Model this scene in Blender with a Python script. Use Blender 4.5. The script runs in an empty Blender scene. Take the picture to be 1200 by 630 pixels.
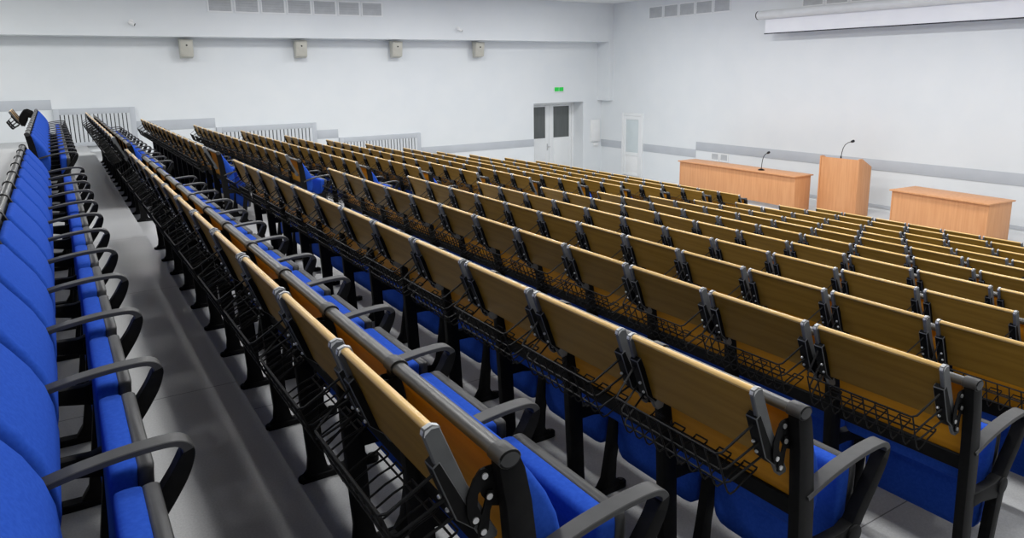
import bpy, bmesh, math, random
from mathutils import Matrix, Vector, Quaternion
random.seed(4)
scn = bpy.context.scene
COL = scn.collection
PI = math.pi

# ------------------------------------------------------------------ materials
def new_mat(name):
    m = bpy.data.materials.new(name); m.use_nodes = True
    nt = m.node_tree; b = nt.nodes['Principled BSDF']
    return m, nt, b

def coords(nt, scale=(1, 1, 1), kind='Object'):
    tc = nt.nodes.new('ShaderNodeTexCoord'); mp = nt.nodes.new('ShaderNodeMapping')
    mp.inputs['Scale'].default_value = scale
    nt.links.new(tc.outputs[kind], mp.inputs['Vector'])
    return mp.outputs['Vector']

def noisy(name, c1, c2, rough=0.5, scale=8.0, stretch=(1, 1, 1), detail=4.0, metal=0.0, bump=0.0, bscale=None, spec=0.5, lo=0.35, hi=0.65):
    m, nt, b = new_mat(name)
    v = coords(nt, stretch)
    n = nt.nodes.new('ShaderNodeTexNoise'); n.inputs['Scale'].default_value = scale; n.inputs['Detail'].default_value = detail
    nt.links.new(v, n.inputs['Vector'])
    r = nt.nodes.new('ShaderNodeValToRGB')
    r.color_ramp.elements[0].position = lo; r.color_ramp.elements[1].position = hi
    r.color_ramp.elements[0].color = (*c1, 1); r.color_ramp.elements[1].color = (*c2, 1)
    nt.links.new(n.outputs['Fac'], r.inputs['Fac']); nt.links.new(r.outputs['Color'], b.inputs['Base Color'])
    b.inputs['Roughness'].default_value = rough; b.inputs['Metallic'].default_value = metal
    b.inputs['Specular IOR Level'].default_value = spec
    if bump:
        n2 = nt.nodes.new('ShaderNodeTexNoise'); n2.inputs['Scale'].default_value = bscale or scale * 6
        n2.inputs['Detail'].default_value = 3
        nt.links.new(v, n2.inputs['Vector'])
        bp = nt.nodes.new('ShaderNodeBump'); bp.inputs['Strength'].default_value = bump; bp.inputs['Distance'].default_value = 0.002
        nt.links.new(n2.outputs['Fac'], bp.inputs['Height']); nt.links.new(bp.outputs['Normal'], b.inputs['Normal'])
    return m

M = {}
M['wall'] = noisy('wall_paint', (.765, .80, .825), (.79, .82, .84), .75, 1.3, bump=.04, bscale=60, spec=.25)
M['ceiling'] = noisy('ceiling_paint', (.78, .79, .80), (.80, .81, .82), .85, 1.0, spec=.2)
M['band'] = noisy('grey_band_paint', (.50, .53, .57), (.53, .56, .60), .6, 2.0, spec=.3)
M['trim'] = noisy('white_trim', (.82, .84, .85), (.85, .87, .88), .45, 3.0, spec=.4)
M['wood'] = noisy('plywood', (.46, .195, .008), (.54, .24, .013), .45, 3.0, (6, .8, 14), 6, bump=.03, spec=.15)
M['tablet'] = noisy('tablet_laminate', (.265, .138, .015), (.325, .176, .024), .42, 3.0, (14, .7, 14), 6, bump=.02, spec=.2)
M['edge'] = noisy('lacquered_edge', (.72, .46, .15), (.80, .53, .19), .32, 4.0, (8, 1, 8), 4, spec=.5)
M['beech'] = noisy('beech_veneer', (.62, .29, .125), (.69, .345, .16), .45, 2.2, (9, 9, .6), 6, bump=.02, spec=.4)
M['blue'] = noisy('blue_fabric', (.019, .072, .42), (.024, .086, .47), .9, 90.0, detail=2, bump=.12, bscale=500, spec=.05)
M['black'] = noisy('black_powder_coat', (.004, .004, .0043), (.007, .007, .0073), .55, 30, bump=.05, bscale=400, spec=.12)
M['arm'] = noisy('dark_grey_plastic', (.034, .034, .035), (.042, .042, .043), .5, 30, bump=.04, bscale=300, spec=.5)
M['rail'] = noisy('anthracite_profile', (.042, .042, .041), (.052, .052, .050), .38, 12, (1, .2, 1), spec=.6)
M['bracket'] = noisy('grey_bracket_metal', (.09, .093, .096), (.12, .124, .127), .42, 14, spec=.4)
M['cap'] = noisy('bracket_top_highlight', (.60, .61, .62), (.66, .67, .68), .35, 12, spec=.5)  # pale colour stands in for the highlight on the bracket tops
M['rivet'] = noisy('rivet_steel', (.62, .62, .62), (.70, .70, .70), .3, 10, metal=.8)
M['wire'] = noisy('black_wire', (.006, .006, .0065), (.009, .009, .0095), .55, 20, spec=.2)
M['backwall'] = noisy('grey_back_wall_paint', (.30, .31, .32), (.33, .34, .35), .8, 1.0, spec=.2)
M['speaker'] = noisy('beige_speaker_shell', (.50, .49, .43), (.54, .53, .47), .55, 8)
M['dark'] = noisy('dark_cavity', (.02, .021, .023), (.028, .029, .031), .8, 5)
M['lens'] = noisy('dark_lens', (.015, .015, .018), (.02, .02, .023), .15, 5)
M['plastic'] = noisy('white_plastic', (.84, .85, .85), (.87, .88, .88), .35, 6)
M['screen'] = noisy('screen_fabric', (.83, .845, .89), (.86, .875, .91), .8, 2, spec=.2)
M['case'] = noisy('screen_case', (.66, .68, .69), (.70, .72, .73), .4, 4)
M['louvre'] = noisy('grey_louvre', (.47, .49, .51), (.54, .56, .58), .45, 4)
M['steel'] = noisy('brushed_steel', (.55, .55, .56), (.62, .62, .63), .3, 8, metal=.7)

M['glaze'] = noisy('frosted_door_panel', (.62, .69, .71), (.66, .73, .75), .35, 2.0)
M['pale'] = noisy('pale_floor_tile', (.70, .71, .72), (.74, .75, .76), .3, 2.0)
def glass_dark():
    m, nt, b = new_mat('door_glass')
    v = coords(nt, (9, 1, 1)); n = nt.nodes.new('ShaderNodeTexNoise'); n.inputs['Scale'].default_value = 1.6
    nt.links.new(v, n.inputs['Vector'])
    r = nt.nodes.new('ShaderNodeValToRGB')
    r.color_ramp.elements[0].color = (.085, .095, .095, 1); r.color_ramp.elements[1].color = (.13, .14, .14, 1)
    nt.links.new(n.outputs['Fac'], r.inputs['Fac']); nt.links.new(r.outputs['Color'], b.inputs['Base Color'])
    b.inputs['Roughness'].default_value = .12
    return m
M['glass'] = glass_dark()

def emit(name, col, s):
    m, nt, b = new_mat(name)
    v = coords(nt); n = nt.nodes.new('ShaderNodeTexNoise'); n.inputs['Scale'].default_value = 3
    nt.links.new(v, n.inputs['Vector'])
    r = nt.nodes.new('ShaderNodeValToRGB')
    r.color_ramp.elements[0].color = (*[c * .9 for c in col], 1); r.color_ramp.elements[1].color = (*col, 1)
    nt.links.new(n.outputs['Fac'], r.inputs['Fac'])
    nt.links.new(r.outputs['Color'], b.inputs['Base Color']); nt.links.new(r.outputs['Color'], b.inputs['Emission Color'])
    b.inputs['Emission Strength'].default_value = s
    return m
M['green'] = emit('lit_green', (.01, .42, .05), .5)
M['tube'] = emit('lamp_diffuser', (1, .98, .95), 1.5)

def floor_mat():
    m, nt, b = new_mat('grey_vinyl')
    v = coords(nt)
    n = nt.nodes.new('ShaderNodeTexNoise'); n.inputs['Scale'].default_value = 140; n.inputs['Detail'].default_value = 3
    nt.links.new(v, n.inputs['Vector'])
    r = nt.nodes.new('ShaderNodeValToRGB'); r.color_ramp.elements[0].position = .35; r.color_ramp.elements[1].position = .65
    r.color_ramp.elements[0].color = (.39, .395, .40, 1); r.color_ramp.elements[1].color = (.46, .465, .47, 1)
    nt.links.new(n.outputs['Fac'], r.inputs['Fac'])
    # welded seams across the strips, every 2 m along the rows
    sep = nt.nodes.new('ShaderNodeSeparateXYZ'); nt.links.new(v, sep.inputs[0])
    a = nt.nodes.new('ShaderNodeMath'); a.operation = 'ADD'; a.inputs[1].default_value = 24.14
    nt.links.new(sep.outputs['Y'], a.inputs[0])
    md = nt.nodes.new('ShaderNodeMath'); md.operation = 'MODULO'; md.inputs[1].default_value = 2.0
    nt.links.new(a.outputs[0], md.inputs[0])
    lt = nt.nodes.new('ShaderNodeMath'); lt.operation = 'LESS_THAN'; lt.inputs[1].default_value = .006
    nt.links.new(md.outputs[0], lt.inputs[0])
    mx = nt.nodes.new('ShaderNodeMix'); mx.data_type = 'RGBA'
    nt.links.new(lt.outputs[0], mx.inputs['Factor']); nt.links.new(r.outputs['Color'], mx.inputs['A'])
    mx.inputs['B'].default_value = (.13, .13, .135, 1)
    nt.links.new(mx.outputs['Result'], b.inputs['Base Color'])
    b.inputs['Roughness'].default_value = .38; b.inputs['Specular IOR Level'].default_value = .45
    return m
M['floor'] = floor_mat()

# ------------------------------------------------------------------ mesh builder
class MB:
    def __init__(s): s.v = []; s.f = []; s.m = []; s.mats = []
    def mi(s, key):
        if key not in s.mats: s.mats.append(key)
        return s.mats.index(key)
    def add(s, vs, fs, key):
        o = len(s.v); k = s.mi(key)
        s.v += [tuple(p) for p in vs]; s.f += [tuple(i + o for i in f) for f in fs]; s.m += [k] * len(fs)
    def prism(s, pts, a0, a1, key, axis='y'):
        n = len(pts)
        def P(p, a): return {'y': (p[0], a, p[1]), 'x': (a, p[0], p[1]), 'z': (p[0], p[1], a)}[axis]
        vs = [P(p, a0) for p in pts] + [P(p, a1) for p in pts]
        fs = [tuple(range(n)), tuple(range(2 * n - 1, n - 1, -1))] + [(i, (i + 1) % n, n + (i + 1) % n, n + i) for i in range(n)]
        s.add(vs, fs, key)
    def box(s, x0, x1, y0, y1, z0, z1, key):
        s.prism([(x0, z0), (x1, z0), (x1, z1), (x0, z1)], y0, y1, key)
    def loft(s, rings, key, cap=True, closed=True):
        n = len(rings[0]); vs = [p for r in rings for p in r]; fs = []
        for i in range(len(rings) - 1):
            for j in range(n if closed else n - 1):
                k = (j + 1) % n
                fs.append((i * n + j, i * n + k, (i + 1) * n + k, (i + 1) * n + j))
        if cap: fs += [tuple(range(n - 1, -1, -1)), tuple(range((len(rings) - 1) * n, len(rings) * n))]
        s.add(vs, fs, key)
    def tube(s, pts, r, key, n=6, cap=True):
        P = [Vector(p) for p in pts]; rings = []; prev = None
        for i, p in enumerate(P):
            t = (P[min(i + 1, len(P) - 1)] - P[max(i - 1, 0)]).normalized()
            if prev is None:
                a = Vector((0, 0, 1)) if abs(t.z) < .9 else Vector((1, 0, 0)); u = t.cross(a).normalized()
            else:
                u = (prev - t * prev.dot(t)).normalized()
            prev = u; w = t.cross(u)
            rr = r[i] if isinstance(r, (list, tuple)) else r
            rings.append([p + (u * math.cos(2 * PI * k / n) + w * math.sin(2 * PI * k / n)) * rr for k in range(n)])
        s.loft(rings, key, cap)
    def cyl(s, c, axis, r, h, key, n=14):
        c = Vector(c); d = {'x': Vector((1, 0, 0)), 'y': Vector((0, 1, 0)), 'z': Vector((0, 0, 1))}[axis]
        s.tube([c - d * h / 2, c + d * h / 2], r, key, n)
    def ball(s, c, r, key, n=10, sx=1, sy=1, sz=1):
        rings = []
        for i in range(1, n):
            a = PI * i / n
            rings.append([(c[0] + sx * r * math.sin(a) * math.cos(2 * PI * k / n), c[1] + sy * r * math.sin(a) * math.sin(2 * PI * k / n), c[2] + sz * r * math.cos(a)) for k in range(n)])
        s.loft(rings, key)
    def mirror(s, w):
        s.v = [(x, w - y, z) for x, y, z in s.v]; return s
    def merge(s, o):
        for k, key in enumerate(o.mats):
            fs = [f for f, m in zip(o.f, o.m) if m == k]
            if fs: s.add(o.v, fs, key)
        return s
    def mesh(s, name, bevel=0, seg=2, ang=35):
        bm = bmesh.new(); vs = [bm.verts.new(p) for p in s.v]
        for f, m in zip(s.f, s.m):
            try:
                fc = bm.faces.new([vs[i] for i in f]); fc.material_index = m
            except ValueError: pass
        for v in [v for v in bm.verts if not v.link_faces]: bm.verts.remove(v)
        bmesh.ops.recalc_face_normals(bm, faces=bm.faces)
        if bevel:
            es = [e for e in bm.edges if len(e.link_faces) == 2 and e.calc_face_angle(0) > math.radians(50)]
            bmesh.ops.bevel(bm, geom=es, offset=bevel, segments=seg, affect='EDGES', profile=.5, clamp_overlap=True)
        me = bpy.data.meshes.new(name); bm.to_mesh(me); bm.free()
        for k in s.mats: me.materials.append(M[k])
        me.shade_smooth(); me.set_sharp_from_angle(angle=math.radians(ang))
        return me

def link(name, me, parent=None, loc=(0, 0, 0), rot=None):
    o = bpy.data.objects.new(name, me); COL.objects.link(o); o.location = loc
    if rot: o.rotation_euler = rot
    if parent: o.parent = parent
    return o
def tag(o, label, cat, group=None):
    o['label'] = label; o['category'] = cat
    if group: o['group'] = group
    return o
def thing(name, loc, label, cat, group=None, rz=0):
    o = bpy.data.objects.new(name, None); COL.objects.link(o); o.location = loc; o.rotation_euler = (0, 0, rz)
    o.empty_display_size = .1
    return tag(o, label, cat, group)
def struct(name, mb, bevel=0):
    o = link(name, mb.mesh(name, bevel)); o['kind'] = 'structure'; return o

# ------------------------------------------------------------------ hall levels
TX = [-.205, .756, 1.715, 2.698, 3.639, 4.576, 5.530, 6.485, 7.453, 8.380, 9.329, 10.413, 11.433]   # top of each row's flaps
TZ = [.262, .092, -.078, -.249, -.418, -.574, -.731, -.890, -1.050, -1.207, -1.350, -1.515, -1.680]
FZ = [z - 1.005 for z in TZ]; FRONT = -2.78; LOW = -2.97                   # podium in front of the screen wall, and the hall floor around it
XW, YW, YS, XB, YR, CZ = 17.52, 13.4, 12.76, -3.2, -9.5, 3.065
EDGE = [TX[r + 1] + .08 for r in range(12)]          # front edge of tier r
PY = 9.35                                            # tiers stop here, the side aisle runs on to the wall

XF = TX[12] + 1.0                                    # from here on the pale floor in front of the screen wall
# floor: one stepped body under the seats, one along the side aisle (half a step lower)
def steps(levels, bottom=-3.2):
    pts = [(XB, bottom)]
    for x0, x1, z in levels: pts += [(x0, z), (x1, z)]
    return pts + [(XF, bottom)]
lv = [(XB, TX[0] + .08, FZ[0] + .165)]; x = TX[0] + .08
for r in range(12): lv.append((x, EDGE[r], FZ[r])); x = EDGE[r]
lv.append((x, XF, FZ[12]))
mb = MB(); mb.prism(steps(lv), YR, PY, 'floor'); 
lv2 = [(XB, TX[0] + .08, FZ[0])]; x = TX[0] + .08
for r in range(12): lv2.append((x, EDGE[r], FZ[r + 1])); x = EDGE[r]
lv2.append((x, XF, FZ[12]))
mb.prism(steps(lv2), PY, YW, 'floor')
mb.box(XF, XW, YR, YW, -3.2, LOW, 'pale')
mb.box(14.7, XW, YR, 8.62, LOW, FRONT, 'pale')
struct('floor', mb)
mb = MB(); mb.box(XB - .2, XW + .2, YR - .2, YW + 1, CZ, CZ + .2, 'ceiling'); struct('ceiling', mb)
mb = MB(); mb.box(XW, XW + .2, YR, YW, -3.2, CZ, 'wall'); struct('wall_front', mb)
mb = MB(); mb.box(XB - .2, XB, YR, YW, -3.2, CZ, 'backwall'); struct('wall_back', mb)
mb = MB(); mb.box(XB, XW, YR - .2, YR, -3.2, CZ, 'backwall'); struct('wall_right', mb)
DX0, DX1, DZ, YD = 14.47, 16.66, -.35, 13.99           # doorway recess in the left wall
mb = MB()
mb.box(XB, DX0, YW, YW + .8, -3.2, CZ, 'wall'); mb.box(DX1, XW, YW, YW + .8, -3.2, CZ, 'wall'); mb.box(DX0, DX1, YW, YW + .8, DZ, CZ, 'wall')
mb.box(DX0, DX1, YW, YW + .8, -3.2, LOW, 'pale')
struct('wall_left', mb)
mb = MB(); mb.box(XB, XW, YS, YW, 1.755, CZ, 'wall'); struct('trim_1', mb)               # bulkhead along the left wall
mb = MB(); mb.box(17.31, XW, YS, YW, -.32, 1.755, 'wall'); struct('trim_2', mb)           # boxed duct in the corner
def band(n, x0, x1, y0, y1, z0, z1, key='band'):
    mb = MB(); mb.box(x0, x1, y0, y1, z0, z1, key); struct('trim_%d' % n, mb, .002)
band(3, XB, .20, YW - .012, YW, 0, .245); band(4, 2.02, 3.94, YW - .012, YW, -.625, -.365)
band(5, 6.72, 7.38, YW - .012, YW, -1.11, -.855); band(6, 10.06, DX0, YW - .012, YW, -1.84, -1.585)
band(7, XW - .012, XW, 12.21, YW, -2.03, -1.77); band(8, XW - .012, XW, 8.62, 11.08, -2.03, -1.77)
band(9, XW - .014, XW, YR, 8.62, -1.79, -1.52)
mb = MB(); mb.box(XW - .02, XW, YR, 8.62, -2.725, -2.65, 'band'); o = struct('baseboard_front', mb)

# recessed double door in the left wall
mb = MB()
yd0, yd1 = YD, YD + .06
for x0, x1 in ((DX0, 14.78), (16.56, DX1)): mb.box(x0, x1, yd0 - .03, yd1, LOW, DZ, 'trim')
mb.box(14.78, 16.56, yd0 - .03, yd1, -.45, DZ, 'trim')
dfr = struct('door_1', mb, .004)
def leaf(x0, x1, hx, px0, px1):
    mb = MB(); z1 = -.46; g0, g1 = -1.65, -.51
    mb.box(x0, px0, yd0, yd1, LOW, z1, 'trim'); mb.box(px1, x1, yd0, yd1, LOW, z1, 'trim')
    mb.box(px0, px1, yd0, yd1, g1, z1, 'trim'); mb.box(px0, px1, yd0, yd1, LOW, g0, 'trim')
    mb.box(px0 + .02, px1 - .02, yd0 - .012, yd0 + .01, LOW + .15, g0 - .11, 'trim')
    l = link('leaf', mb.mesh('leaf', .005), dfr)
    mb = MB(); mb.box(px0, px1, yd0 + .02, yd0 + .04, g0, g1, 'glass'); link('pane', mb.mesh('pane'), l)
    if hx:
        mb = MB(); mb.cyl((hx, yd0 - .025, -1.97), 'y', .022, .05, 'steel'); mb.tube([(hx, yd0 - .045, -1.97), (hx + .11, yd0 - .045, -1.97)], .012, 'steel')
        mb.box(hx - .025, hx + .025, yd0 - .008, yd0 + .01, -2.1, -1.86, 'steel'); link('door_handle', mb.mesh('door_handle'), l)
leaf(14.785, 15.545, 15.46, 14.86, 15.38); leaf(15.55, 16.555, None, 15.74, 16.46)

# white side door in the front wall
mb = MB(); a, b_ = 11.10, 12.19
mb.box(XW - .05, XW + .01, a, a + .10, LOW, -.735, 'trim'); mb.box(XW - .05, XW + .01, b_ - .10, b_, LOW, -.735, 'trim'); mb.box(XW - .05, XW + .01, a + .10, b_ - .10, -.835, -.735, 'trim')
d2 = struct('door_2', mb, .004)
mb = MB()
y0, y1 = a + .105, b_ - .105
for q in ((y0, y0 + .11, LOW + .01, -.84), (y1 - .11, y1, LOW + .01, -.84), (y0 + .11, y1 - .11, -.96, -.84), (y0 + .11, y1 - .11, -2.24, -2.12), (y0 + .11, y1 - .11, LOW + .01, LOW + .12)):
    mb.box(XW - .04, XW + .01, q[0], q[1], q[2], q[3], 'trim')
mb.box(XW - .022, XW + .01, y0 + .11, y1 - .11, -2.12, -.96, 'glaze'); mb.box(XW - .022, XW + .01, y0 + .11, y1 - .11, LOW + .12, -2.24, 'plastic')
link('leaf', mb.mesh('leaf', .003), d2)

# ------------------------------------------------------------------ seat meshes (x towards the front of the hall, y along the row, z up from the tier)
P = .55
def poly_lerp(pts, n): return pts
def frame_mb(foot_sep):
    f = MB()
    # rear post with a flared foot
    f.prism([(.165, 0), (.30, 0), (.30, .022), (.272, .04), (.258, .10), (.246, .35), (.235, .60), (.212, .80), (.196, .88), (.180, .918), (.155, .932), (.138, .922), (.134, .895), (.150, .80), (.165, .60), (.180, .30), (.192, .10), (.186, .045), (.165, .02)], -.018, .018, 'black')
    # cap hugging the rail
    rings = []
    for y, k in ((-.026, .9), (-.023, 1), (.023, 1), (.026, .9)):
        rings.append([(.155 + .027 * k * math.cos(t * PI / 9), y, .914 + .021 * k * math.sin(t * PI / 9)) for t in range(18)])
    f.loft(rings, 'arm')
    # plate between post and front leg
    f.prism([(.235, .46), (.30, .455), (.40, .452), (.455, .47), (.48, .445), (.475, .40), (.44, .375), (.40, .385), (.30, .405), (.24, .405)], -.019, .019, 'black')
    f.cyl((.447, 0, .425), 'y', .034, .052, 'black', 16)
    # front leg
    f.prism([(.425, .44), (.413, .33), (.388, .16), (.372, .07), (.345, .028), (.35, .0), (.455, 0), (.455, .028), (.432, .07), (.436, .16), (.458, .30), (.482, .42)], -.02, .02, 'black')
    return f
def foot_mb():
    f = MB()
    f.prism([(.155, 0), (.47, 0), (.485, .012), (.47, .026), (.30, .03), (.18, .03), (.16, .018)], -.025, .025, 'black')
    f.cyl((.475, 0, .016), 'z', .026, .03, 'black', 16); f.cyl((.475, 0, .033), 'z', .013, .008, 'arm', 10)
    f.cyl((.172, 0, .012), 'z', .026, .022, 'black', 16)
    for k in range(6): f.box(.24 + k * .02, .247 + k * .02, -.0255, .0255, .006, .024, 'arm')
    return f
def arm_mb():
    f = MB()
    path = [(.20, .632, .014), (.27, .653, .014), (.36, .674, .014), (.46, .688, .014), (.545, .692, .014), (.580, .687, .018), (.596, .670, .026), (.594, .645, .034), (.578, .605, .040), (.543, .550, .044), (.502, .495, .046), (.462, .435, .046)]
    fine = []
    for i in range(len(path) - 1):
        p0, p1, p2, p3 = path[max(i - 1, 0)], path[i], path[i + 1], path[min(i + 2, len(path) - 1)]
        for k in range(4):
            u = k / 4
            fine.append(tuple(.5 * (2 * b + (c - a) * u + (2 * a - 5 * b + 4 * c - d) * u * u + (3 * b - a - 3 * c + d) * u ** 3) for a, b, c, d in zip(p0, p1, p2, p3)))
    path = fine + [path[-1]]
    rings = []; w = .0235
    for i, (x, z, t) in enumerate(path):
        a = path[max(i - 1, 0)]; b = path[min(i + 1, len(path) - 1)]
        d = Vector((b[0] - a[0], 0, b[1] - a[1])).normalized(); nrm = Vector((-d.z, 0, d.x))
        c = Vector((x, 0, z)); hw = w - .003 * min(1, max(0, (i - 20) / 12))
        o = nrm * (.010); q = nrm * (.010 - t)
        e = .002
        rings.append([c + o + Vector((0, -hw + e, 0)), c + o + Vector((0, hw - e, 0)), c + o * .8 + Vector((0, hw, 0)), c + q * .9 + Vector((0, hw, 0)), c + q + Vector((0, hw - e, 0)), c + q + Vector((0, -hw + e, 0)), c + q * .9 + Vector((0, -hw, 0)), c + o * .8 + Vector((0, -hw, 0))])
    f.loft(rings[:25], 'arm'); f.loft(rings[24:], 'black')  # leg coloured black: the shade on its downward side is painted in
    return f
def shell_mb():
    f = MB()
    f.prism([(.150, .905), (.152, .914), (.166, .914), (.176, .86), (.205, .68), (.226, .575), (.212, .573), (.192, .68), (.163, .86)], .030, .520, 'wood')
    f.prism([(.164, .908), (.168, .908), (.180, .862), (.209, .684), (.230, .577), (.226, .576), (.205, .68), (.176, .86)], .031, .519, 'black')
    return f
def lower_rail_mb():
    f = MB(); f.prism([(.194, .610), (.236, .610), (.242, .548), (.206, .544)], .027, .523, 'black'); return f
def rail_mb():
    f = MB(); rings = []
    for y in (.027, .523):
        rings.append([(.155 + .022 * math.cos(t * PI / 8), y, .912 + .0165 * math.sin(t * PI / 8)) for t in range(16)])
    f.loft(rings, 'rail'); return f
def rr(x0, x1, hw, yc, z, r, n=4):
    # rounded rectangle ring in XY
    pts = []
    for cx, cy, a0 in ((x1 - r, yc + hw - r, 0), (x0 + r, yc + hw - r, 90), (x0 + r, yc - hw + r, 180), (x1 - r, yc - hw + r, 270)):
        for k in range(n):
            a = math.radians(a0 + 90 * k / (n - 1)); pts.append((cx + r * math.cos(a), cy + r * math.sin(a), z))
    return pts
def upholstery_mb():
    f = MB(); rings = []
    # z, x back, x front, half width
    prof = [(.485, .245, .28, .225), (.492, .240, .308, .236), (.51, .236, .324, .243), (.56, .229, .334, .245), (.64, .214, .331, .246), (.70, .203, .317, .246), (.76, .194, .290, .246), (.81, .187, .258, .244), (.85, .182, .231, .238), (.878, .180, .214, .228), (.890, .180, .207, .217), (.894, .184, .201, .205)]
    for z, a, b, hw in prof:
        rings.append(rr(a, b, hw, P / 2, z, min(.022, (b - a) * .45)))
    f.loft(rings, 'blue'); return f
def seat_rings(a, b, grow=0):
    rings = []
    prof = [(.190, .416, .175), (.198, .417, .205), (.215, .418, .226), (.245, .420, .238), (.40, .426, .242), (.50, .431, .244), (.58, .435, .244), (.610, .437, .242), (.624, .439, .237), (.630, .441, .228)]
    return [rr(x + a + (.006 if i in (0, 9) else 0), x + b - (.006 if i in (0, 9) else 0), hw + grow, P / 2, z + (grow if i > 6 else 0), .012, 3) for i, (z, x, hw) in enumerate(prof)]
def cushion_mb():
    f = MB(); f.loft(seat_rings(-.004, .052), 'blue'); return f
def seat_shell_mb():
    f = MB(); f.loft(seat_rings(.050, .086), 'arm')
    for y in (.02, P - .02): f.cyl((.447, y + (.016 if y < .2 else -.016), .425), 'y', .02, .018, 'black', 12)
    return f
# folded writing flap: rear face runs from (0,1.0) down to (.06,.775)
def tablet_mb():
    f = MB(); f.prism([(.000, .998), (.078, .776), (.093, .781), (.016, 1.003)], .036, P - .036, 'tablet'); return f
def edge_mb():
    f = MB(); rings = []
    for y in (.036, P - .036): rings.append([(.008 + .0115 * math.cos(t * PI / 6), y, .998 + .0095 * math.sin(t * PI / 6)) for t in range(12)])
    f.loft(rings, 'edge'); return f
def bracket_mb():
    f = MB()
    f.prism([(-.012, .992), (-.009, 1.004), (.008, 1.010), (.024, 1.004), (.030, .988), (.080, .862), (.150, .728), (.148, .716), (.124, .712), (.112, .722), (.056, .825), (.024, .885)], .021, .037, 'bracket')
    f.prism([(-.0135, .990), (-.0105, 1.005), (.008, 1.0115), (.0255, 1.005), (.0255, 1.000), (.006, 1.001), (-.006, .992), (-.008, .985)], .0205, .0375, 'cap')  # added tip piece, the bracket's highlight painted in as light grey
    f.prism([(.003, .920), (.020, .932), (.102, .768), (.092, .755), (.052, .790)], .0190, .058, 'black')
    for x, z in ((.045, .838), (.062, .802)): f.ball((x - .016, .046, z), .0055, 'rivet', 8)
    return f
def hinge_mb():
    f = MB()
    # plate on the post
    f.prism([(.100, .878), (.108, .886), (.124, .888), (.190, .886), (.215, .79), (.160, .786), (.132, .796), (.112, .825), (.102, .855)], .0185, .0205, 'black')
    # two links down to the flap bracket
    f.prism([(.118, .888), (.128, .878), (.122, .862), (.100, .835), (.098, .810), (.108, .785), (.100, .768), (.084, .768), (.074, .795), (.074, .835), (.090, .872), (.106, .888)], .0125, .0165, 'black')
    f.prism([(.122, .836), (.136, .834), (.138, .815), (.128, .790), (.123, .748), (.112, .734), (.098, .738), (.098, .756), (.112, .800)], .0125, .0165, 'black')
    for x, z in ((.116, .872), (.126, .823), (.092, .780), (.110, .747)): f.cyl((x, .0115, z), 'y', .0072, .004, 'rivet', 10)
    f.cyl((.092, .018, .780), 'y', .006, .012, 'black', 8); f.cyl((.110, .018, .747), 'y', .006, .012, 'black', 8)
    return f
def basket_mb(lite=False):
    f = MB(); r = .0030; y0, y1 = .066, P - .066; n = 4 if lite else 5
    A_, B_, C_, G_, E_ = (-.090, .825), (-.071, .771), (-.055, .726), (.064, .722), (.074, .727)
    for (x, z), (bx, bz), q in ((A_, (.012, .897), 1.3), (B_, (.036, .835), 1.2), (C_, (.060, .790), 1.2)):
        f.tube([(bx, .036, bz), (x + .012, y0 - .006, z + .006), (x, y0 + .006, z), (x, y1 - .006, z), (x + .012, y1 + .006, z + .006), (bx, P - .036, bz)], r * q, 'wire', n)
    f.tube([(G_[0], y0, G_[1]), (G_[0], y1, G_[1])], r, 'wire', n)
    k = 10; half = [A_, B_, C_, (-.042, .697), (-.030, .686), (-.012, .689), (.030, .711), G_, E_]
    for i in range(0, k, 2):
        ya, yb = [y0 + (y1 - y0) * j / (k - 1) for j in (i, i + 1)]
        f.tube([(x, ya, z) for x, z in half] + [(E_[0] + .004, ya, E_[1] + .004), (E_[0] + .004, yb, E_[1] + .004)] + [(x, yb, z) for x, z in half[::-1]], r, 'wire', n)
    return f

ME = {}
ME['frame'] = frame_mb(1).mesh('side_frame', .005, 2); ME['foot'] = foot_mb().mesh('foot', .004, 1); ME['arm'] = arm_mb().mesh('armrest', 0, ang=38)
ME['shell'] = shell_mb().mesh('backrest', .003, 1); ME['lower'] = lower_rail_mb().mesh('lower_rail', .004, 1); ME['rail'] = rail_mb().mesh('top_rail')
ME['uph'] = upholstery_mb().mesh('upholstery', ang=60); ME['cush'] = cushion_mb().mesh('seat', ang=60); ME['sshell'] = seat_shell_mb().mesh('seat_shell', ang=50)
ME['tab'] = tablet_mb().mesh('writing_flap', .003, 1); ME['edge'] = edge_mb().mesh('flap_edge')
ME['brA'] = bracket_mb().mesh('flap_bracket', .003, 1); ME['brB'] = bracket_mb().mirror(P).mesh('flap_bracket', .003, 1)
ME['hiA'] = hinge_mb().mesh('flap_hinge'); ME['hiB'] = hinge_mb().mirror(P).mesh('flap_hinge')
ME['basket'] = basket_mb().mesh('book_basket', ang=60)
# the same seat in fewer meshes for the far rows
ME['shell2'] = shell_mb().merge(lower_rail_mb()).merge(rail_mb()).mesh('backrest')
ME['cush2'] = cushion_mb().merge(seat_shell_mb()).mesh('seat', ang=50)
ME['frame2'] = frame_mb(0).merge(foot_mb()).mesh('side_frame', ang=40)
ME['tab2'] = tablet_mb().merge(edge_mb()).mesh('writing_flap')
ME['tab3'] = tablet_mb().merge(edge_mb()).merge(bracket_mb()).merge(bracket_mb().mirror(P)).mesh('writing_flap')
ME['basket2'] = basket_mb(True).mesh('book_basket', ang=60)

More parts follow.
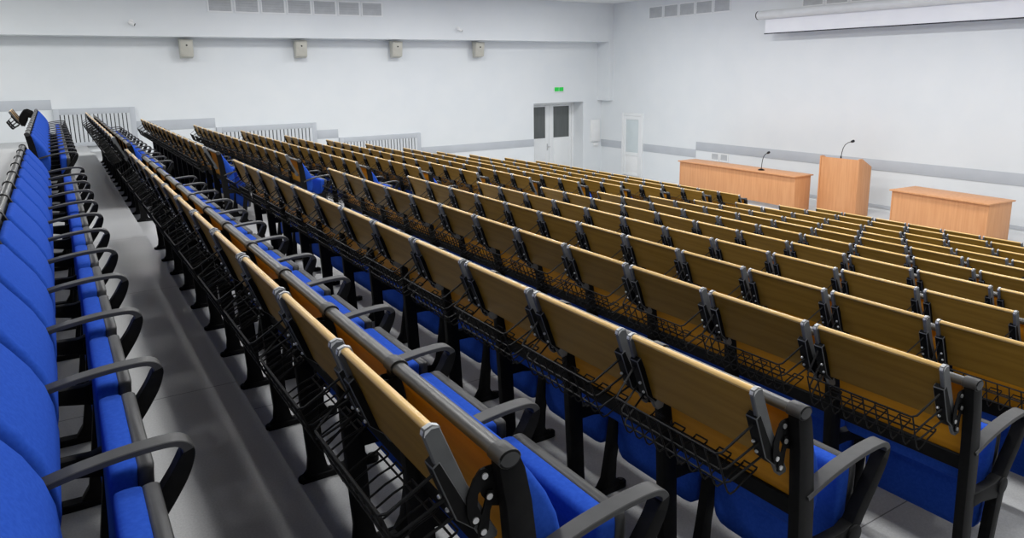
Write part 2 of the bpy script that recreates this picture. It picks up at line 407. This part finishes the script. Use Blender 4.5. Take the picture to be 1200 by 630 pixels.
def add_frame(root, y, full):
    fr = link('side_frame', ME['frame' if full else 'frame2'], root, (0, y, 0))
    link('armrest', ME['arm'], fr)
    if full: link('foot', ME['foot'], fr)
def make_seat(loc, label, group, detail, flap=True, extra=None, tilt=0):
    root = thing('lecture_seat', loc, label, 'folding seat', group)
    if detail == 2:
        bk = link('backrest', ME['shell'], root); link('upholstery', ME['uph'], bk)
        link('top_rail', ME['rail'], root); link('lower_rail', ME['lower'], root)
        st = link('seat', ME['cush'], root); link('seat_shell', ME['sshell'], st)
    else:
        bk = link('backrest', ME['shell2'], root); link('upholstery', ME['uph'], bk); link('seat', ME['cush2'], root)
    add_frame(root, 0, detail == 2)
    if extra: add_frame(root, extra, detail == 2)
    if flap:
        if detail == 2:
            t = link('writing_flap', ME['tab'], root); link('flap_edge', ME['edge'], t)
            for k in ('brA', 'brB'): link('flap_bracket', ME[k], t)
            for k in ('hiA', 'hiB'): link('flap_hinge', ME[k], t)
        elif detail == 1:
            t = link('writing_flap', ME['tab2'], root)
            for k in ('brA', 'brB'): link('flap_bracket', ME[k], t)
        else:
            t = link('writing_flap', ME['tab3'], root)
        b = link('book_basket', ME['basket' if detail == 2 else 'basket2'], root)
        if tilt:                                   # the flap of one seat has swung out on its links
            R = Matrix.Translation((-.21, 0, -.05)) @ Matrix.Rotation(tilt, 4, 'Y')
            R = Matrix.Translation((.05, 0, .85)) @ R @ Matrix.Translation((-.05, 0, -.85))
            t.matrix_local = R; b.matrix_local = R
            for y in (.020, P - .028):
                lk = MB(); lk.prism([(.105, .90), (.02, .945), (-.04, .935), (-.09, .86), (-.11, .76), (-.08, .69), (-.03, .67), (.0, .72), (.03, .83), (.115, .80)], y, y + .008, 'black')
                link('flap_link', lk.mesh('flap_link', .003, 1), t).matrix_local = R.inverted()
    return root

ORD = ['first', 'second', 'third', 'fourth', 'fifth', 'sixth', 'seventh', 'eighth', 'ninth', 'tenth', 'eleventh', 'twelfth', 'thirteenth']
YN, YF = 0.0, 1.658            # the two blocks either side of the gangway
PF = (8.825 - YF) / 13
# seats of the near block that lie inside the view (the rest of each row is beyond the picture's edge)
def cam_uv(p):
    d = Vector(p) - CAM; z = d.dot(CF); return 600 + FL * d.dot(CR) / z, CY - FL * d.dot(CU) / z, z
CAM = Vector((.2185, -7.7461, .7631)); yaw, pit, rol, FL, CY = .5611, .2032, -.0144, 843.17, 257.46
CF = Vector((math.sin(yaw) * math.cos(pit), math.cos(yaw) * math.cos(pit), -math.sin(pit)))
rt = Vector((math.cos(yaw), -math.sin(yaw), 0)); up = rt.cross(CF)
CR = math.cos(rol) * rt + math.sin(rol) * up; CU = -math.sin(rol) * rt + math.cos(rol) * up

for r in range(13):
    rowtxt = 'back row' if r == 0 else ('front row' if r == 12 else '%s row from back' % ORD[r])
    for k in range(12):
        y = YN - P * (k + 1)
        if r >= 4:
            u, v, z = cam_uv((TX[r], y + P, TZ[r]))
            if u > 1290: continue
        look = 'blue folding seat with wooden writing flap' if r else 'blue folding seat without writing flap'
        make_seat((TX[r], y, FZ[r]), '%s, near block, %s, %s from gangway' % (look, rowtxt, ORD[k]), 'folding seats of the near block',
                  2 if r <= 3 else 1, flap=r > 0, extra=P if k == 0 else None)
    for k in range(13):
        y = YF + PF * k
        last = k == 12
        tip = r == 0 and k >= 11
        flap = r > 0 or tip
        look = ('blue folding seat with wooden writing flap' if r else ('blue folding seat with tipped open writing flap' if tip else 'blue folding seat without writing flap'))
        make_seat((TX[r], y, FZ[r]), '%s, far block, %s, %s from gangway' % (look, rowtxt, ORD[k]), 'folding seats of the far block',
                  0, flap=flap, extra=P if last else None, tilt=-.15 if tip else 0)

# ------------------------------------------------------------------ front of the hall
def desk(name, loc, w, d, h, rz, label, gap):
    # local x to the screen wall, y along the front edge
    t = thing(name, loc, label, 'desk', None, rz)
    mb = MB(); mb.box(0, d, -w / 2, w / 2, h - .03, h, 'beech'); link('desktop', mb.mesh('desktop', .004), t)
    mb = MB(); mb.box(.06, .085, -w / 2 + .06, w / 2 - .06, gap, h - .03, 'beech'); link('front_panel', mb.mesh('front_panel', .002), t)
    for s in (-1, 1):
        mb = MB(); yy = s * (w / 2 - .045); mb.box(.055, d - .06, yy - .014, yy + .014, 0, h - .03, 'beech'); link('side_panel', mb.mesh('side_panel', .002), t)
    return t
def two(p, q):   # front top edge from far end p to near end q
    (x0, y0), (x1, y1) = p, q
    return ((x0 + x1) / 2, (y0 + y1) / 2, FRONT), math.hypot(x1 - x0, y1 - y0), math.atan2(x0 - x1, y0 - y1) * -1
lc, w, rz = two((15.60, 7.50), (15.48, 3.40))
desk('presidium_desk', lc, w, .70, .91, rz, 'long beech desk with a gooseneck microphone, beyond the front seats', .11)
lc, w, rz = two((15.45, .99), (15.25, -1.12))
desk('lecturer_desk', lc, w, .88, .91, rz, 'short beech desk with bare top, standing beyond the lectern', 0.02)
# lectern
t = thing('lectern', (16.08, 2.65, FRONT), 'tall beech lectern with sloping sides between the two desks', 'lectern')
lw = .52
mb = MB(); mb.box(.02, .045, -lw + .03, lw - .03, 0, 1.385, 'beech'); link('front_panel', mb.mesh('front_panel', .002), t)
for s in (-1, 1):
    mb = MB(); yy = s * (lw - .015); mb.prism([(0, 0), (.52, 0), (.52, 1.195), (.12, 1.41), (0, 1.41)], yy - .015, yy + .015, 'beech'); link('side_panel', mb.mesh('side_panel', .003), t)
mb = MB(); mb.prism([(.045, 1.345), (.51, 1.125), (.51, 1.15), (.045, 1.37)], -lw + .03, lw - .03, 'beech'); link('reading_board', mb.mesh('reading_board', .002), t)
mb = MB(); mb.box(.05, .50, -lw + .03, lw - .03, .55, .575, 'beech'); link('shelf', mb.mesh('shelf', .002), t)
# microphones
def mic(loc, pts, label, base):
    t = thing('gooseneck_microphone', loc, label, 'microphone', 'gooseneck microphones')
    if base:
        mb = MB(); mb.tube([(0, 0, 0), (0, 0, .012), (0, 0, .028), (0, 0, .04)], [.085, .085, .06, .02], 'black', 18)
    else:
        mb = MB(); mb.tube([(0, 0, 0), (0, 0, .02), (0, 0, .07)], [.016, .016, .012], 'black', 12)
    link('base', mb.mesh('base'), t)
    mb = MB(); mb.tube(pts, .0085, 'black', 8); link('gooseneck', mb.mesh('gooseneck'), t)
    e = Vector(pts[-1]); d = (e - Vector(pts[-2])).normalized()
    mb = MB(); mb.tube([e - d * .01, e + d * .005, e + d * .04, e + d * .075, e + d * .085], [.014, .026, .034, .03, .01], 'lens', 12); link('capsule', mb.mesh('capsule'), t)
def neck(h, dx, dy):
    return [(dx * s, dy * s, z) for s, z in ((0, .02), (.05, h * .35), (.14, h * .6), (.30, h * .8), (.55, h * .93), (.85, h))]
mic((15.78, 4.66, FRONT + .91), neck(.46, .0, -.19), 'black gooseneck microphone on a round base on the long desk', True)
mic((16.15, 2.65, FRONT + 1.374), neck(.42, .02, -.26), 'black gooseneck microphone fixed to the top of the lectern', False)

# projection screen, wound up
t = thing('wall_mounted_screen', (17.0, 0, 1.66), 'white roller projection screen nearly wound up, high on the front wall', 'projection screen')
mb = MB(); sy0, sy1 = 6.0, -4.2
mb.tube([(0, sy1, .52), (0, sy0, .52)], .115, 'case', 20); link('case', mb.mesh('case', ang=50), t)
mb = MB(); mb.cyl((0, sy0 + .012, .52), 'y', .118, .03, 'lens', 20); mb.cyl((0, sy1 - .012, .52), 'y', .118, .03, 'lens', 20); link('end_cap', mb.mesh('end_cap'), t)
mb = MB(); mb.box(.045, .05, sy1 + .2, sy0 - .2, .02, .46, 'screen'); link('fabric', mb.mesh('fabric'), t)
mb = MB(); mb.tube([(.0475, sy1 + .18, .022), (.0475, sy0 - .18, .022)], .014, 'lens', 10); link('bottom_bar', mb.mesh('bottom_bar'), t)
for y in (-3.4, .8, 5.2):
    mb = MB(); mb.box(.06, .51, y - .03, y + .03, .50, .56, 'plastic'); link('wall_bracket', mb.mesh('wall_bracket', .004), t)

# ------------------------------------------------------------------ vents, speakers, cameras, signs
def vent(loc, w, h, face, label, group):
    t = thing('air_vent', loc, label, 'air vent', group, 0 if face == 'y' else -PI / 2)
    mb = MB(); b = .042
    mb.box(-w / 2, w / 2, -.018, 0, -h / 2, -h / 2 + b, 'trim'); mb.box(-w / 2, w / 2, -.018, 0, h / 2 - b, h / 2, 'trim')
    mb.box(-w / 2, -w / 2 + b, -.018, 0, -h / 2 + b, h / 2 - b, 'trim'); mb.box(w / 2 - b, w / 2, -.018, 0, -h / 2 + b, h / 2 - b, 'trim')
    link('vent_frame', mb.mesh('vent_frame', .003), t)
    mb = MB(); n = 5
    mb.box(-w / 2 + b, w / 2 - b, -.003, 0, -h / 2 + b, h / 2 - b, 'louvre')
    for i in range(n):
        z = -h / 2 + b + (h - 2 * b) * (i + .5) / n
        mb.prism([(-.015, z - .022), (-.012, z - .026), (-.002, z + .020), (-.005, z + .024)], -w / 2 + b, w / 2 - b, 'louvre', axis='x')
    # prism axis x takes (y, z) pairs
    link('louvre', mb.mesh('louvre'), t)
xs = [3.90, 4.565, 5.245, 5.94, 6.66, 7.37, 8.07, 8.76]
for i in range(7):
    vent(((xs[i] + xs[i + 1]) / 2 - .015, YS, 2.585), xs[i + 1] - xs[i] - .03, .42, 'y', 'white louvred vent high on the left bulkhead, %s from the back of the hall' % ORD[i], 'vents in the bulkhead')
ys = [10.96, 10.255, 9.56, 8.85, 8.12, 7.43]
for i in range(5):
    vent((XW, (ys[i] + ys[i + 1]) / 2 + .01, 2.615), ys[i] - ys[i + 1] - .03, .42, 'x', 'white louvred vent high on the front wall, %s from the corner, before the screen' % ORD[i], 'vents on the front wall')
for i in range(3):
    yy = 4.69 - i * .70
    vent((XW, yy, 2.54), .66, .42, 'x', 'white louvred vent above the projection screen, %s from its corner end' % ORD[i], 'vents above the screen')
for i, y in enumerate((7.81, 7.45)):
    vent((XW, y, -1.93), .34, .26, 'x', 'small white grille low on the front wall over the long desk, %s' % ('nearer the corner' if i == 0 else 'nearer the lectern'), 'small grilles over the long desk')

def speaker(x, label):
    t = thing('wall_speaker', (x, YW - .02, 1.47), label, 'loudspeaker', 'loudspeakers under the bulkhead')
    mb = MB(); mb.prism([(-.36, .23), (-.30, -.21), (-.10, -.25), (-.08, .25)], -.16, .16, 'speaker', axis='x'); link('cabinet', mb.mesh('cabinet', .012), t)
    mb = MB(); mb.prism([(-.366, .205), (-.313, -.185), (-.305, -.187), (-.358, .203)], -.135, .135, 'speaker', axis='x'); link('grille', mb.mesh('grille', .003), t)
    mb = MB(); mb.cyl((0, -.352, .08), 'y', .022, .02, 'lens', 12); link('emblem', mb.mesh('emblem'), t)
    mb = MB(); mb.box(-.04, .04, -.10, .02, -.10, .12, 'plastic'); link('bracket', mb.mesh('bracket', .003), t)
for i, x in enumerate((3.36, 6.36, 9.28, 12.16)):
    speaker(x, 'beige wall loudspeaker under the bulkhead, %s of four from the back' % ORD[i])
for i, x in enumerate((2.11, 11.22)):
    t = thing('security_camera', (x, YS, 2.05), 'small white security camera on the bulkhead, %s' % ('left of the vents' if i == 0 else 'between the third and fourth loudspeakers'), 'camera', 'security cameras')
    mb = MB(); mb.cyl((0, -.012, 0.05), 'y', .055, .025, 'plastic', 16); mb.tube([(0, -.01, .05), (0, -.08, .05), (.01, -.11, .01)], .02, 'plastic', 10); link('mount', mb.mesh('mount'), t)
    mb = MB(); mb.tube([(-.06, -.10, .035), (.055, -.14, -.03)], .042, 'plastic', 14); link('housing', mb.mesh('housing'), t)
    mb = MB(); mb.tube([(.050, -.1385, -.027), (.064, -.143, -.036)], .034, 'lens', 14); link('lens', mb.mesh('lens'), t)

t = thing('exit_sign', (15.53, YW, .12), 'small lit green exit sign on the wall above the double door', 'exit sign')
mb = MB(); mb.box(-.205, .205, -.05, 0, -.09, .09, 'plastic'); link('housing', mb.mesh('housing', .006), t)
for s in (-1, 1):
    mb = MB(); mb.box(s * .1 - .093, s * .1 + .093, -.056, -.048, -.07, .07, 'green'); link('lit_panel', mb.mesh('lit_panel', .002), t)

def panel_box(name, x0, x1, z0, z1, label, cat):
    t = thing(name, ((x0 + x1) / 2, YW, (z0 + z1) / 2), label, cat)
    w, h = x1 - x0, z1 - z0
    mb = MB(); mb.box(-w / 2, w / 2, -.06, 0, -h / 2, h / 2, 'plastic'); link('housing', mb.mesh('housing', .006), t)
    mb = MB(); mb.box(-w / 2 + .025, w / 2 - .025, -.072, -.058, -h / 2 + .03, h / 2 - .03, 'plastic'); link('lid', mb.mesh('lid', .004), t)
panel_box('electrical_cabinet', 16.99, 17.40, -1.83, -1.03, 'tall white electrical cabinet on the wall right of the double door', 'cabinet')
panel_box('light_switch', 17.12, 17.34, -2.0, -1.89, 'small white switch plate under the electrical cabinet', 'switch')

# radiator screens along the side aisle
def radiator(x0, x1, z0, z1, n, label):
    t = thing('radiator_screen', ((x0 + x1) / 2, YW, z0), label, 'radiator screen', 'radiator screens along the left wall')
    w, h = x1 - x0, z1 - z0; bx, bt, bb = .13, .145, .10
    mb = MB(); y0, y1 = -.10, -.07
    mb.box(-w / 2, -w / 2 + bx, y0, y1, 0, h, 'band'); mb.box(w / 2 - bx, w / 2, y0, y1, 0, h, 'band')
    mb.box(-w / 2 + bx, w / 2 - bx, y0, y1, h - bt, h, 'band'); mb.box(-w / 2 + bx, w / 2 - bx, y0, y1, 0, bb, 'band')
    mb.box(-w / 2, w / 2, -.07, 0, h - .02, h, 'band'); mb.box(-w / 2, -w / 2 + .02, -.07, 0, 0, h - .02, 'band'); mb.box(w / 2 - .02, w / 2, -.07, 0, 0, h - .02, 'band')
    link('screen_frame', mb.mesh('screen_frame', .003), t)
    mb = MB(); iw = w - 2 * bx; step = iw / n
    for i in range(n):
        xx = -w / 2 + bx + step * i; mb.box(xx + step * .24, xx + step, y0 + .003, y1 - .003, bb, h - bt, 'louvre2')
    link('slat', mb.mesh('slat'), t)
    mb = MB(); mb.box(-w / 2 + .03, w / 2 - .03, -.022, -.012, .02, h - .03, 'dark'); link('backing', mb.mesh('backing'), t)
M['louvre2'] = noisy('pale_grey_slats', (.60, .63, .66), (.64, .67, .70), .5, 3)
radiator(.21, 2.01, -.925, .012, 17, 'slatted grey radiator screen by the back row, widest in view of the three')
radiator(3.95, 6.71, -1.60, -.622, 24, 'middle slatted grey radiator screen on the left wall, half behind seats')
radiator(7.39, 10.05, -2.10, -1.113, 24, 'slatted grey radiator screen closest to the double door')

# ------------------------------------------------------------------ ceiling lamps and added fill lamps
def lamp(x, y, power, warm=1.0):
    d = bpy.data.lights.new('ceiling_or_fill_light', 'AREA'); d.shape = 'RECTANGLE'; d.size = .35; d.size_y = 1.3; d.energy = power
    d.color = (1, .998 * warm, .98 * warm)
    o = bpy.data.objects.new('ceiling_or_fill_light', d); COL.objects.link(o); o.location = (x, y, CZ - .03)
LX = [(1.7, 60), (5.6, 112), (9.4, 102), (13.4, 94)]
for x, p in LX:
    for y in (-7.2, -3.1, 1.0, 5.1, 9.2): lamp(x, y, p)
for y, p in ((9.2, 138), (5.1, 46), (1.0, 16), (-3.1, 14), (-7.2, 14)): lamp(-2.3, y, p)  # fill lamps added behind the seats to brighten left wall and flaps

# ------------------------------------------------------------------ camera and view
cd = bpy.data.cameras.new('camera'); cam = bpy.data.objects.new('camera', cd); COL.objects.link(cam)
cd.sensor_fit = 'HORIZONTAL'; cd.sensor_width = 36; cd.lens = FL / 1200 * 36; cd.shift_y = -(315 - CY) / 1200
cd.clip_start = .05
R = Matrix((CR, CU, -CF)).transposed().to_4x4(); R.translation = CAM; cam.matrix_world = R
scn.camera = cam
w = bpy.data.worlds.new('world'); scn.world = w; w.use_nodes = True
w.node_tree.nodes['Background'].inputs['Color'].default_value = (.8, .85, .9, 1); w.node_tree.nodes['Background'].inputs['Strength'].default_value = .2
vs = scn.view_settings; vs.view_transform = 'Standard'; vs.look = 'None'; vs.gamma = 1; vs.use_curve_mapping = False; vs.exposure = 0
